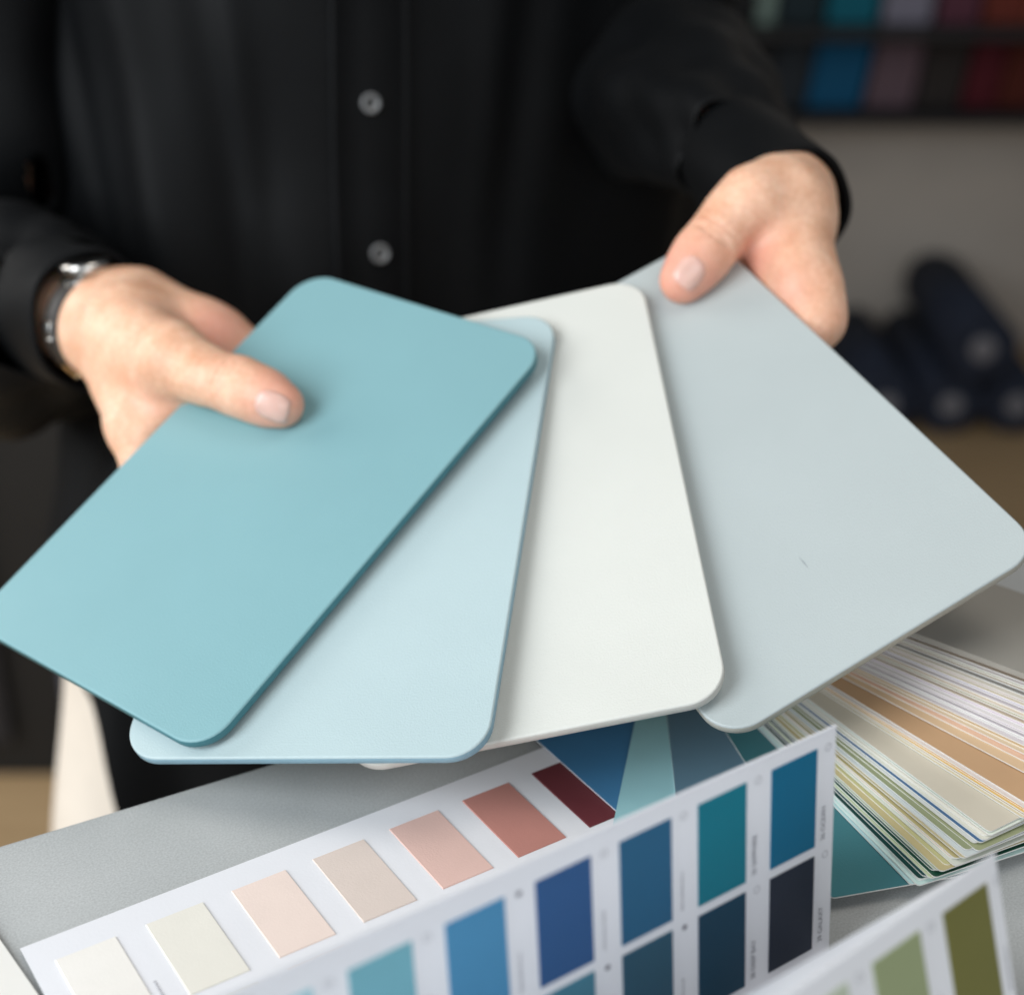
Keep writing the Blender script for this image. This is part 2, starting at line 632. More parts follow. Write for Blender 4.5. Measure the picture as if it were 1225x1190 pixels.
bv = [0.10084, 0.38778, 0.61386, 1.48598, 0.02835, 0.01855, 0.03478, 0.08304, 0.00782, 0.00528]
ov = [0.14605, 0.31829, 0.69351, 1.2559, 0.0287, 0.01906, 0.0358, 0.08386, 0.00543, 0.00635]
b1 = [(0, 98, 132), (0, 112, 130), (34, 90, 124), (42, 82, 130), (70, 134, 174), (112, 170, 184), (160, 200, 210), (190, 215, 222)]
b2 = [(30, 39, 54), (8, 56, 78), (40, 80, 100), (66, 120, 140), (52, 96, 130), (80, 130, 150), (120, 160, 175), (150, 180, 190)]
bl, BB, be, bu, bL = leaf('blue_page', bv, b1, b2, -0.2165, [('36 OCEAN', '39 GALAXY', 0, 0), ('35 SAPPHIRE', '38 DEEP BAY', 0, 0), (None, None, 0, 1), (None, None, 0, 1), (None, None, 1, 1)], .0045)
o1 = [(110, 108, 56), (146, 156, 118), (182, 192, 172), (205, 210, 195)]
o2 = [(90, 88, 48), (120, 128, 92), (150, 160, 138), (180, 186, 170)]
ol, OB, oe, ou, oL = leaf('olive_page', ov, o1, o2, -0.2165, [])


def ruled(name, A0, A1, B0, B1):
    """plain back page between two fold lines"""
    t = np.cross(A1 - A0, B0 - A0); t = t / np.linalg.norm(t) * .0003
    P = [A0, A1, B1, B0]
    V = [p - np.array(chart.location) for p in P] + [p + t - np.array(chart.location) for p in P]
    F = [(0, 1, 2, 3), (7, 6, 5, 4), (0, 4, 5, 1), (1, 5, 6, 2), (2, 6, 7, 3), (3, 7, 4, 0)]
    return mesh_obj(name, V, F, paper, chart)


pO = np.array([OX * sc, OY * sc, pz - .0004])
fa = pO + e2 * -0.0835
U3 = np.array([0, 0, 1.])
ruled('back_page', fa + e1 * -.0075, fa + e1 * .2085, BB + bu * (bL + .0040) + be * -.2160, BB + bu * (bL - .0004))
ruled('back_page', BB + be * -.2160, BB, OB + ou * (oL - .0004) + oe * -.2160, OB + ou * (oL - .0004))

# loose cards
cA, cB = at_z(0, 1125, .001), at_z(45, 1190, .001)
d = (cB - cA) / np.linalg.norm(cB - cA); q = np.array([d[1], -d[0], 0])
V, F = box_vf(-.06, .10, 0, .10, -.0008, .0006)
cc = mesh_obj('paper_card', V, F, mat('cream_card', (0.80, 0.79, 0.75), .6, .01))
place(cc, cA, d, q if q[0] < 0 else -q, np.cross(d, q if q[0] < 0 else -q))
tag(cc, 'blank cream card at the lower left, beside the blush page', 'card')

V, F = box_vf(.1925, .30, -.046, .045, -.0004, 0)
kc = mesh_obj('colour_card', V, F, None, None, False, [paint((70, 126, 168), 1.0, .35), paper], [1, 0, 1, 1, 1, 1])
place(kc, np.array([OX * sc, OY * sc, .0036]), e1, e2, (0, 0, 1))
tag(kc, 'blue colour card lying over the dark red end of the blush page', 'card')

# ================================================================== FAN DECK
PV = at_z(858, 708, 0.02)
deck = empty('fan_deck', (PV[0], PV[1], 0.0))
tag(deck, 'fanned-out paint colour fan deck with teal, tan and peach strips under a grey cover', 'fan deck')
bpy.context.view_layer.update()
SW, SL = 0.05, 0.176
strip_list = [((742, 945), (158, 206, 212)), ((806, 930), (100, 132, 150)), ((886, 903), (66, 122, 130)),
 ((1012, 978), (180, 214, 216)), ((1016, 976), (200, 226, 222)), ((1021, 975), (176, 206, 204)), ((1026, 978), (20, 66, 62)), ((1034, 974), (196, 208, 172)),
 ((1037, 972), (24, 74, 56)), ((1044, 970), (205, 212, 186)), ((1047, 969), (196, 184, 138)), ((1060, 963), (214, 218, 206)), ((1066, 960), (190, 178, 130)),
 ((1074, 956), (206, 214, 214)), ((1079, 953), (150, 158, 124)), ((1090, 948), (212, 216, 214)), ((1094, 946), (74, 110, 146)), ((1098, 944), (222, 222, 208)), ((1103, 942), (232, 230, 218)),
 ((1109, 938), (214, 206, 188)), ((1144, 926), (212, 200, 170)), ((1150, 923), (226, 188, 116)), ((1157, 921), (228, 216, 208)), ((1162, 918), (204, 166, 128)),
 ((1190, 902), (228, 196, 158)), ((1203, 888), (226, 204, 172)), ((1207, 880), (222, 214, 216)), ((1210, 872), (208, 200, 206)), ((1212, 866), (232, 226, 226)),
 ((1214, 858), (206, 190, 170)), ((1215, 850), (224, 210, 190)), ((1216, 846), (214, 206, 210)), ((1217, 838), (218, 206, 182)), ((1218, 832), (226, 218, 204)), ((1219, 827), (150, 146, 140)), ((1220, 822), (204, 190, 168)),
 ((1221, 816), (220, 212, 210)), ((1222, 812), (190, 172, 152)), ((1222, 807), (222, 216, 214)), ((1223, 803), (210, 206, 204)), ((1223, 799), (96, 116, 108))]  # last entry: the cover's shadow put in as a dark green strip
more = []
for k, (px, rgb) in enumerate(strip_list):
    more.append((px, rgb))
    if 3 < k < len(strip_list) - 1:
        nx = strip_list[k + 1][0]
        g = math.hypot(nx[0] - px[0], nx[1] - px[1])
        if 6 < g < 25:
            for f in (.6,):
                jr = tuple(int(max(0, min(245, c * random.uniform(.97, 1.03) + random.uniform(2, 14)))) for c in rgb)
                more.append(((px[0] + (nx[0] - px[0]) * f, px[1] + (nx[1] - px[1]) * f), jr))
strip_list = more
wp = mat('strip_paper', (0.80, 0.79, 0.76), .5, .01)
NS = len(strip_list)


def strip_mesh(w, l, t, back=.014, r=.0014):
    V, F = [], []
    pts = []
    for cx, cy, a0 in ((l - r, w / 2 - r, 0), (-back + r, w / 2 - r, PI / 2), (-back + r, -w / 2 + r, PI), (l - r, -w / 2 + r, 1.5 * PI)):
        for k in range(4):
            a = a0 + PI / 2 * k / 3
            pts.append((cx + r * math.cos(a), cy + r * math.sin(a)))
    n = len(pts)
    V = [(x, y, 0) for x, y in pts] + [(x, y, -t) for x, y in pts]
    F = [tuple(range(n)), tuple(reversed(range(n, 2 * n)))]
    for i in range(n):
        j = (i + 1) % n
        F.append((i, n + i, n + j, j))
    return V, F


def add_strip(name, k, px, rgb, zp, ze, w=SW, l=SL, t=.00045, m=None):
    zt = ze + (zp - ze) * .3
    P = at_z(px[0], px[1], zt) - PV
    dist = math.hypot(P[0], P[1])
    ang = math.atan2(P[1], P[0])
    # image-left edge of the strip runs through P ; the strip's axis lies to its right
    axis_a = ang + math.asin(min(.95, (w / 2) / dist))
    V, F = strip_mesh(w, l, t)
    o = mesh_obj(name, V, F, None, deck, False, [m or paint(rgb, 1.0, .38), wp if not m else m], [0] + [1] * (len(F) - 1))
    tilt = math.atan2(zp - ze, l)
    o.location = (0, 0, zp)
    o.rotation_euler = (0, tilt, axis_a)
    return o


for k, (px, rgb) in enumerate(strip_list):
    zp = .0046 + k * .00078
    ze = .0044 + k * .00060 + random.uniform(0, .0005)
    add_strip('colour_strip', k, px, rgb, zp, ze, l=SL + random.uniform(-.0022, .0012))
kz = .0046 + NS * .00078 + .0022
add_strip('cover', NS, (1150, 779), (150, 146, 136), kz, .0044 + NS * .00062 + .003, SW + .004, SL + .004, .0022, mat('cover_board', (0.33, .315, .28), .22, .03, 20, spec=.5))
V, F = [], []
for z in (0.0006, kz + .0015):
    V += [(.005 * math.cos(a), .005 * math.sin(a), z) for a in np.linspace(0, 2 * PI, 16, endpoint=False)]
F = [tuple(range(15, -1, -1)), tuple(range(16, 32))] + [(i, (i + 1) % 16, 16 + (i + 1) % 16, 16 + i) for i in range(16)]
mesh_obj('pivot_screw', V, F, mat('screw_metal', (.5, .5, .5), .3, metal=1.0), deck)

# ================================================================== PERSON
person = empty('person', (-.075, .97, FLOOR))
tag(person, 'person in a black button-up shirt and cream trousers fanning out sample boards with both hands', 'person')
bpy.context.view_layer.update()
PO = np.array([-.075, .97, FLOOR])
TCX, TCY, TA = -.122, .972, .35          # torso axis; the body squares up to the table's far edge


def lean(z):
    return .20 * (max(z, -.34) - .12)


def tp(dx, dy, z):
    """body frame (dx to image right, dy away from the camera) -> world"""
    return np.array([TCX + dx * math.cos(TA) - dy * math.sin(TA), TCY + dx * math.sin(TA) + dy * math.cos(TA) + lean(z), z])



def bl_(px, py, h):
    return on_board(px, py, h, 'teal')


def br_(px, py, h):
    return on_board(px, py, h, 'gray')


# --- joints, image-left hand
LW = bl_(120, 388, -.010)
L_el = at_d(-35, 335, .93)
L_sh = tp(-.185, .01, .40)
# --- joints, image-right hand
RW = br_(934, 244, -.014)
R_el = at_d(765, 60, .97)
R_sh = tp(.185, .01, .40)
allp = np.array([bl_(40, 330, 0), bl_(380, 600, -.04), bl_(141, 563, .02), bl_(380, 480, .03), LW])
allq = np.array([br_(780, 370, .03), br_(1030, 180, .0), br_(1010, 460, -.04), br_(960, 200, .03), RW])
st = .00135
pad = .012
xs = axis(-.42, .30, .012, [(allp[:, 0].min() - pad, allp[:, 0].max() + pad, st), (allq[:, 0].min() - pad, allq[:, 0].max() + pad, st)])
ylo, yhi = min(allp[:, 1].min(), allq[:, 1].min()), max(allp[:, 1].max(), allq[:, 1].max())
zlo, zhi = min(allp[:, 2].min(), allq[:, 2].min()), max(allp[:, 2].max(), allq[:, 2].max())
ys = axis(.45, 1.26, .012, [(ylo - pad, yhi + pad, st)])
zs = axis(-.36, .62, .012, [(zlo - pad, zhi + pad, st)])
vx = Vox(xs, ys, zs)
# trunk, neck, shoulders, hips, arms (under the clothes)
for dx in (-.05, 0, .05):
    vx.cone(tp(dx, 0, -.22), tp(dx * .9, 0, .02), .094, .084, .04)
    vx.cone(tp(dx * .9, 0, .02), tp(dx, .005, .33), .084, .092, .04)
vx.cone(tp(0, .02, .40), tp(0, .01, .56), .06, .052, .04)
vx.cone(L_sh, R_sh, .055, .055, .05)
for sh, el, wr in ((L_sh, L_el, LW), (R_sh, R_el, RW)):
    vx.cone(sh, el, .048, .034, .02)
    vx.cone(el, wr + (el - wr) * .12, .033, .0218, .012)
    vx.cone(wr + (el - wr) * .12, wr, .0218, .0208, .010)
# ---- image-left hand: thumb on top of the teal board, fingers below it
tipL, ipL, pxL, mcL, cmL = bl_(336, 484, .0083), bl_(285, 462, .0104), bl_(246, 449, .0118), bl_(206, 430, .0130), bl_(150, 395, .004)
vx.chain([(LW, .0212), (cmL, .0190), (mcL, .0150), (pxL, .0112), (ipL, .0113), (bl_(314, 474, .0094), .0105), (tipL, .0088)], .008)
vx.cone(bl_(326, 480, .0080), bl_(338, 485, .0075), .0096, .0080, .004)
iA, iB, iC, iD = bl_(132, 408, -.006), bl_(166, 510, -.012), bl_(180, 566, -.0215), bl_(270, 600, -.024)
vx.chain([(LW, .0200), (iA, .0170), (iB, .0128), (iC, .0100), (iD, .0088)], .010)
vx.cone(bl_(178, 516, -.0075), bl_(228, 482, -.0055), .0066, .0056, .007)          # web of skin along the board's edge
vx.cone(bl_(160, 440, -.002), bl_(200, 450, .002), .016, .013, .012)             # thenar pad
for (ax_, ay_, ah_), (bx2, by2, bh2), (cx2, cy2, ch2) in (((205, 455, -.0185), (290, 510, -.025), (355, 545, -.026)), ((236, 430, -.019), (318, 470, -.026), (385, 500, -.027)), ((254, 412, -.018), (330, 436, -.026), (385, 455, -.027))):
    vx.chain([(LW, .0190), (bl_(ax_, ay_, ah_), .0135), (bl_(bx2, by2, bh2), .0095), (bl_(cx2, cy2, ch2), .0080)], .010)
vx.cone(bl_(170, 370, -.006), bl_(246, 403, -.009), .0165, .0100, .022)          # heel of the hand
# ---- image-right hand: thumb on top of the grey-green board
tipR, ipR, pxR, mcR, cmR = br_(819, 332, .0080), br_(851, 292, .0108), br_(873, 263, .0135), br_(899, 243, .0150), br_(930, 240, .006)
vx.chain([(RW, .0205), (cmR, .0185), (mcR, .0142), (pxR, .0112), (ipR, .0108), (br_(835, 312, .0094), .0106), (tipR, .0094)], .008)
vx.cone(br_(824, 326, .0078), br_(815, 337, .0072), .0100, .0088, .004)
jA, jB, jC, jD = br_(945, 262, -.004), br_(956, 322, -.005), br_(977, 384, -.0125), br_(930, 440, -.0185)
vx.chain([(RW, .0205), (jA, .0185), (jB, .0142), (br_(968, 352, -.008), .0124), (jC, .0102), (jD, .0088)], .010)
vx.cone(br_(905, 300, -.004), br_(950, 345, -.0075), .0070, .0085, .010)           # web beside the board's edge
vx.cone(br_(925, 262, .002), br_(942, 300, -.006), .0125, .0105, .012)
for (ax_, ay_, ah_), (bx2, by2, bh2), (cx2, cy2, ch2) in (((950, 300, -.022), (930, 370, -.030), (880, 420, -.018)), ((938, 295, -.028), (895, 350, -.030), (845, 392, -.018)), ((925, 290, -.032), (880, 335, -.032), (835, 365, -.018))):
    vx.chain([(RW, .0190), (br_(ax_, ay_, ah_), .0130), (br_(bx2, by2, bh2), .0092), (br_(cx2, cy2, ch2), .0080)], .010)
BV, BF = vx.mesh()
BV = laplace(BV, BF, 2, .5)


def line_dist(P, a, b):
    d = b - a
    t = np.clip(((P - a) @ d) / (d @ d), 0, 1)
    return np.linalg.norm(P - a - t[:, None] * d, axis=1)


def crease(P, joint, ax_dir, up, n=3, gap=.0028, depth=.0015, half=.009):
    """thin bent furrows across a knuckle, on the upper side only"""
    ax_dir = ax_dir / np.linalg.norm(ax_dir)
    up = up - ax_dir * (up @ ax_dir); up /= np.linalg.norm(up)
    side = np.cross(ax_dir, up)
    q = P - joint
    a, s_, u = q @ ax_dir, q @ side, q @ up
    w = np.zeros(len(P))
    for k in range(n):
        off = (k - (n - 1) / 2) * gap
        w += np.exp(-((a - off - .12 * (s_ ** 2) / .01 * (1 if k % 2 else -1)) / .0010) ** 2)
    w *= np.clip(u / .006, 0, 1) * np.exp(-(s_ / half) ** 4) * (np.linalg.norm(q, axis=1) < .018)
    return -depth * w[:, None] * up


for q_, a_ in ((210, .00022), (95, .00045)):
    w_ = np.sin(BV @ np.array([q_, .7 * q_, -.4 * q_]) + 1.3) * np.sin(BV @ np.array([-.5 * q_, .9 * q_, .8 * q_]) + .4)
    BV = BV + a_ * w_[:, None] * np.array([0, -.5, .86])
tow = CAM - ipL; tow /= np.linalg.norm(tow)
BV = BV + crease(BV, ipL, tipL - ipL, .6 * tow + .4 * board_up('teal'), 3)
BV = BV + crease(BV, ipR, tipR - ipR, .6 * tow + .4 * board_up('gray'), 3)
# skin: redness at tips, knuckles and webs is the skin's own colour
red = np.zeros(len(BV))
for p, r, a in ((tipL, .016, .9), (ipL, .013, .4), (tipR, .018, 1.0), (ipR, .014, .45), (mcR, .012, .35), (bl_(200, 470, 0), .014, .5), (br_(905, 310, 0), .016, .8), (br_(940, 350, 0), .014, .5), (bl_(262, 392, 0), .018, .7), (jC, .014, .3)):
    red = np.maximum(red, a * np.exp(-(np.linalg.norm(BV - p, axis=1) / r) ** 2))
skin = bpy.data.materials.new('skin'); skin.use_nodes = True
nt = skin.node_tree; b_ = nt.nodes['Principled BSDF']
at = nt.nodes.new('ShaderNodeAttribute'); at.attribute_name = 'redness'
tc = nt.nodes.new('ShaderNodeTexCoord')
n1 = nt.nodes.new('ShaderNodeTexNoise'); n1.inputs['Scale'].default_value = 75; n1.inputs['Detail'].default_value = 5
nt.links.new(tc.outputs['Object'], n1.inputs['Vector'])
r1 = nt.nodes.new('ShaderNodeValToRGB'); r1.color_ramp.elements[0].position = .3; r1.color_ramp.elements[1].position = .7
r1.color_ramp.elements[0].color = (.76, .43, .275, 1); r1.color_ramp.elements[1].color = (.90, .595, .425, 1)
mx = nt.nodes.new('ShaderNodeMix'); mx.data_type = 'RGBA'
mx.inputs[7].default_value = (.76, .33, .25, 1)
nf = nt.nodes.new('ShaderNodeTexNoise'); nf.inputs['Scale'].default_value = 420; nf.inputs['Detail'].default_value = 3
nt.links.new(tc.outputs['Object'], nf.inputs['Vector'])
rf = nt.nodes.new('ShaderNodeValToRGB'); rf.color_ramp.elements[0].position = .3; rf.color_ramp.elements[1].position = .7
rf.color_ramp.elements[0].color = (.90, .84, .80, 1); rf.color_ramp.elements[1].color = (1.04, 1.05, 1.06, 1)
mf = nt.nodes.new('ShaderNodeMix'); mf.data_type = 'RGBA'; mf.blend_type = 'MULTIPLY'; mf.inputs[0].default_value = 1
nt.links.new(nf.outputs[0], rf.inputs[0]); nt.links.new(r1.outputs[0], mf.inputs[6]); nt.links.new(rf.outputs[0], mf.inputs[7])
nt.links.new(n1.outputs[0], r1.inputs[0]); nt.links.new(mf.outputs[2], mx.inputs[6]); nt.links.new(at.outputs['Fac'], mx.inputs[0]); nt.links.new(mx.outputs[2], b_.inputs['Base Color'])
b_.inputs['Roughness'].default_value = .46
b_.inputs['Specular IOR Level'].default_value = .4
b_.inputs['Subsurface Weight'].default_value = .35
b_.inputs['Subsurface Radius'].default_value = (1, .35, .2)
b_.inputs['Subsurface Scale'].default_value = .0045
vo_ = nt.nodes.new('ShaderNodeTexVoronoi'); vo_.inputs['Scale'].default_value = 900
nt.links.new(tc.outputs['Object'], vo_.inputs['Vector'])
bp = nt.nodes.new('ShaderNodeBump'); bp.inputs['Strength'].default_value = .18; bp.inputs['Distance'].default_value = .0003
nt.links.new(vo_.outputs['Distance'], bp.inputs['Height']); nt.links.new(bp.outputs[0], b_.inputs['Normal'])
body = np_mesh('body', BV - PO, BF, skin, person)
if len(body.data.vertices) == len(red):
    at_ = body.data.attributes.new('redness', 'FLOAT', 'POINT')
    at_.data.foreach_set('value', red.astype(np.float32))
nailm = mat('nail', (.84, .48, .40), .25, .05, 200, spec=.5, sub=.2)


from mathutils.bvhtree import BVHTree
bvh = BVHTree.FromPolygons([tuple(v) for v in BV], [tuple(int(i) for i in f) for f in BF])


def nail(c, along, up, wa, la):
    """plate laid on the thumb's own surface, a little proud of it"""
    along = along / np.linalg.norm(along)
    up = up - along * (up @ along); up /= np.linalg.norm(up)
    side = np.cross(along, up)
    N = 14
    V, F = [], []
    for j in range(N + 1):
        for i in range(N + 1):
            a, b = i / N * 2 - 1, j / N * 2 - 1
            k = max(0.0, 1 - (.62 if b < 0 else .55) * abs(b) ** 2.6) ** .5
            th = a * k * wa / .0095
            o_ = c + along * (la * b * (1 - .14 * a * a)) + side * (.0095 * math.sin(th))
            hit = bvh.ray_cast(Vector(o_ + up * .03), Vector(-up), .06)[0]
            p = np.array(hit) if hit is not None else o_ + up * .0095
            edge = (1 - abs(a) ** 6) * (1 - abs(min(b, 0)) ** 6)
            V.append(p + up * (-.0003 + .0008 * edge + .0003 * max(0, b) ** 2) - PO)
    for j in range(N):
        for i in range(N):
            p = j * (N + 1) + i
            F.append((p, p + 1, p + N + 2, p + N + 1))
    o = mesh_obj('nail', V, F, nailm, person, True)
    s_ = o.modifiers.new('solid', 'SOLIDIFY'); s_.thickness = .0005; s_.offset = 0
    return o


tl = CAM - tipL; tl /= np.linalg.norm(tl)
nail(bl_(337, 489, .0080), tipL - bl_(318, 476, .0094), .75 * tl + .25 * board_up('teal') + np.array([.10, 0, -.26]), .0062, .0066)
tr = CAM - tipR; tr /= np.linalg.norm(tr)
nail(br_(820, 336, .0078), tipR - br_(835, 312, .0094), .8 * tr + .2 * board_up('gray') + np.array([.05, 0, .05]), .0062, .0064)

# ------------------------------------------------------------------ shirt
cloth = mat('black_cloth', (.0030, .0035, .0042), .58, .15, 30, .25, 1800, spec=.14, sheen=.008, bdist=.0005)


def vn(*f):
    """smooth pseudo-noise built of a few sines"""
    return sum(a * math.sin(x) for a, x in f)


def hem(phi):
    a = abs(phi)
    t = min(1, max(0, (a - .56) / .46))
    t = t * t * (3 - 2 * t)
    return -.345 + .180 * t if a < 1.9 else -.165 - .06 * min(1, (a - 1.9) / .5)


def torso_pt(phi, z):
    """phi 0 = front (towards the camera), + = image left"""
    ax_ = .158 + .040 * min(1, max(0, -z / .25)) - .004 * math.exp(-((z - .02) / .12) ** 2) + .006 * max(0, z)
    by_ = .118 + .014 * math.exp(-((z - .28) / .14) ** 2) + .020 * max(0, -z / .3) + .004
    if phi < 0:
        ax_ += .098 * min(1, -math.sin(phi) * 1.3)      # cloth swings out under the far arm
    dx = -ax_ * math.copysign(abs(math.sin(phi)) ** .92, math.sin(phi))
    dy = -by_ * math.copysign(abs(math.cos(phi)) ** .86, math.cos(phi))
    lowf = min(1, max(.25, (.30 - z) / .5))
    d = lowf * (.0085 * math.sin(phi * 7.5 + 1.1 + 3.0 * z) * (.5 + .5 * math.sin(phi * 2.3 + .4)) + .004 * math.sin(phi * 13 - 6 * z + .7))
    d += .0045 * math.sin(16 * z + 5.5 * phi + 1.0) * math.sin(3.1 * phi + .5 + 5 * z) + .002 * math.sin(43 * z - 9 * phi) * math.sin(5 * phi + 11 * z)
    for p0, z0_, p1, z1_, w_, a_ in ((.95, .34, .62, -.06, .10, .012), (.70, .38, .36, .02, .07, -.009), (.42, .20, .30, -.12, .055, .007), (1.15, .20, .85, -.12, .08, -.008), (-.35, .22, -.28, -.10, .05, .007), (-.62, .36, -.40, .0, .08, .009), (-.52, .36, -.33, .0, .05, -.007)):
        t_ = (z0_ - z) / (z0_ - z1_)
        d += .38 * a_ * math.exp(-((phi - (p0 + (p1 - p0) * t_)) / (w_ * (.8 + .4 * max(0, t_)))) ** 2) * math.exp(-(max(0, abs(t_ - .5) - .4) / .25) ** 2)
    if abs(phi - .02) < .3:
        d *= .35 + .65 * (abs(phi - .02) / .3) ** 2
    return tp(dx - math.sin(phi) * d, dy - math.cos(phi) * d, z)


def torso_n(phi):
    return np.array([-math.sin(phi) * math.cos(TA) + math.cos(phi) * math.sin(TA), -math.sin(phi) * math.sin(TA) - math.cos(phi) * math.cos(TA), 0])


NP_, NZ_ = 220, 120
V, F = [], []
for j in range(NZ_ + 1):
    for i in range(NP_):
        phi = -PI + 2 * PI * i / NP_
        z0 = hem(phi)
        z = z0 + (.44 - z0) * (j / NZ_)
        V.append(torso_pt(phi, z) - PO)
for j in range(NZ_):
    for i in range(NP_):
        i2 = (i + 1) % NP_
        F.append((j * NP_ + i, (j + 1) * NP_ + i, (j + 1) * NP_ + i2, j * NP_ + i2))
# shoulders: close towards the neck
base = NZ_ * NP_
prev = base
for k in range(1, 9):
    t = k / 8
    for i in range(NP_):
        p = V[base + i] + PO
        c = tp(0, .02, p[2])
        s_ = 1 - .62 * t
        V.append(np.array([c[0] + (p[0] - c[0]) * s_, c[1] + (p[1] - c[1]) * (1 - .35 * t), .44 + .075 * math.sin(t * PI / 2)]) - PO)
    cur = len(V) - NP_
    for i in range(NP_):
        i2 = (i + 1) % NP_
        F.append((prev + i, cur + i, cur + i2, prev + i2))
    prev = cur
shirt = mesh_obj('shirt', V, F, cloth, person, True)
sm = shirt.modifiers.new('solid', 'SOLIDIFY'); sm.thickness = .0012; sm.offset = 0


def catmull(P, n):
    P = [np.array(p, float) for p in P]
    P = [2 * P[0] - P[1]] + P + [2 * P[-1] - P[-2]]
    out = []
    for k in range(1, len(P) - 2):
        for i in range(n):
            t = i / n
            a, b, c, d = P[k - 1], P[k], P[k + 1], P[k + 2]
            out.append(.5 * (2 * b + (c - a) * t + (2 * a - 5 * b + 4 * c - d) * t * t + (3 * b - a - 3 * c + d) * t ** 3))
    out.append(P[-2])
    return out


def tube(name, path, radii, m, parent, n=72, per=24, disp=None, squash=(1, 1), ref=(0, 0, 1), holes=None, thick=.0012, gaps=()):
    """radii: one per control point; disp(s, theta) metres; holes(s, theta) -> True removes the cloth there"""
    C_ = catmull(path, per)
    R_ = [float(q[0]) for q in catmull([np.array([r, 0, 0]) for r in radii], per)]
    V, F = [], []
    N_ = len(C_)
    for j in range(N_):
        tgt = C_[min(N_ - 1, j + 1)] - C_[max(0, j - 1)]
        tgt /= np.linalg.norm(tgt)
        u = np.array(ref, float); u -= tgt * (u @ tgt); u /= np.linalg.norm(u)
        w = np.cross(tgt, u)
        for i in range(n):
            th = 2 * PI * i / n
            r = R_[j] + (disp(j / (N_ - 1), th) if disp else 0)
            V.append(C_[j] + u * (r * squash[0] * math.cos(th)) + w * (r * squash[1] * math.sin(th)) - PO)
    for j in range(N_ - 1):
        for i in range(n):
            if holes and holes(j / (N_ - 1), 2 * PI * (i + .5) / n):
                continue
            i2 = (i + 1) % n
            if gaps:        # open slits of the sleeve placket, facing the camera
                p = V[j * n + i] + PO
                dq = p - CAM; k = dq @ FW
                X_, Y_ = 612.5 + FPX * dq[0] / k, 595 - FPX * (dq @ UP) / k
                e_ = np.cross(V[(j + 1) * n + i] - V[j * n + i], V[j * n + i2] - V[j * n + i])
                if (p - C_[j]) @ dq < 0 and any(((X_ - gx) / gw) ** 2 + ((Y_ - gy - sl * (X_ - gx)) / gh) ** 2 < 1 for gx, gy, gw, gh, sl in gaps):
                    continue
            F.append((j * n + i, j * n + i2, (j + 1) * n + i2, (j + 1) * n + i))
    o = mesh_obj(name, V, F, m, parent, True)
    if thick:
        s_ = o.modifiers.new('solid', 'SOLIDIFY'); s_.thickness = thick; s_.offset = 0
    return o


def sleeve_disp(seed, amp=1.0):
    q = random.Random(seed)
    ph = [q.uniform(0, 6.28) for _ in range(8)]

    def f(s, th):
        e = math.exp(-((s - .5) / .22) ** 2)
        d = .0045 * math.sin(2 * th + 9 * s + ph[0]) * (.5 + e) + .0050 * e * math.sin(46 * s + 1.6 * math.sin(th + ph[1]) + ph[2]) * math.cos(th * .5 + ph[3]) ** 2
        d += .0028 * math.sin(5 * th + 13 * s + ph[4]) + .0018 * math.sin(31 * s - 4 * th + ph[5]) * math.sin(3 * th + ph[6])
        return amp * d
    return f


fdL = (LW - L_el) / np.linalg.norm(LW - L_el)
cufL0 = LW - fdL * .066
cufL1 = LW - fdL * .007
Lmid = L_el + (LW - L_el) * .45 + np.array([0, 0, -.012])
slL = tube('sleeve', [L_sh + np.array([.02, 0, .03]), L_sh * .5 + L_el * .5, L_el, Lmid, cufL0 + fdL * .006], [.078, .070, .062, .058, .037], cloth, shirt, n=200, per=50, disp=sleeve_disp(3), gaps=((50, 215, 17, 30, .35), (60, 268, 21, 14, .3)))
fdR = (RW - R_el) / np.linalg.norm(RW - R_el)
cufR0 = RW - fdR * .070
cufR1 = RW + fdR * .003 + np.array([.003, 0, -.002])
slR = tube('sleeve', [R_sh + np.array([-.02, 0, .03]), R_sh * .5 + R_el * .5 + np.array([.02, 0, 0]), R_el, R_el + (RW - R_el) * .45, cufR0 + fdR * .006], [.074, .066, .056, .043, .030], cloth, shirt, disp=sleeve_disp(5))
for o in (slL, slR):
    o.location = (0, 0, 0)
cdisp = lambda s, th: .0008 * math.sin(2 * th + 1) + .0006 * math.sin(5 * th + 4 * s)
tube('cuff', [cufL0, cufL0 * .5 + cufL1 * .5, cufL1], [.0350, .0335, .0335], cloth, shirt, disp=cdisp, thick=.0026, squash=(1.0, .92))
tube('cuff', [cufR0, cufR0 * .5 + cufR1 * .5, cufR1], [.0285, .0280, .0285], cloth, shirt, disp=cdisp, thick=.0026, squash=(1.0, 1.03))

# placket with stitched edges
PHI0 = .0


def placket_phi(s, z):
    return PHI0 - s


V, F = [], []
prof = [(-.115, .0), (-.113, .0022), (-.098, .0030), (-.094, .0023), (-.02, .0032), (.08, .0032), (.088, .0024), (.094, .0034), (.103, .0034), (.107, .0018), (.108, .0)]
NZP = 90
zt, zb = .43, -.30
for j in range(NZP + 1):
    z = zt + (zb - zt) * j / NZP
    for s_, lift in prof:
        phi = PHI0 - s_ - .02 * z - (.16 * (.15 - z) if z < .15 else 0) * .35
        p = torso_pt(phi, z)
        V.append(p + torso_n(phi) * (lift + .0016) - PO)
m_ = len(prof)
for j in range(NZP):
    for i in range(m_ - 1):
        a = j * m_ + i
        F.append((a, a + m_, a + m_ + 1, a + 1))
pl = mesh_obj('placket', V, F, cloth, shirt, True)
btm = mat('smoke_grey_button', (.17, .175, .18), .22, .3, 250, spec=.5, coat=.2)
thr = mat('black_thread', (.01, .01, .01), .8)


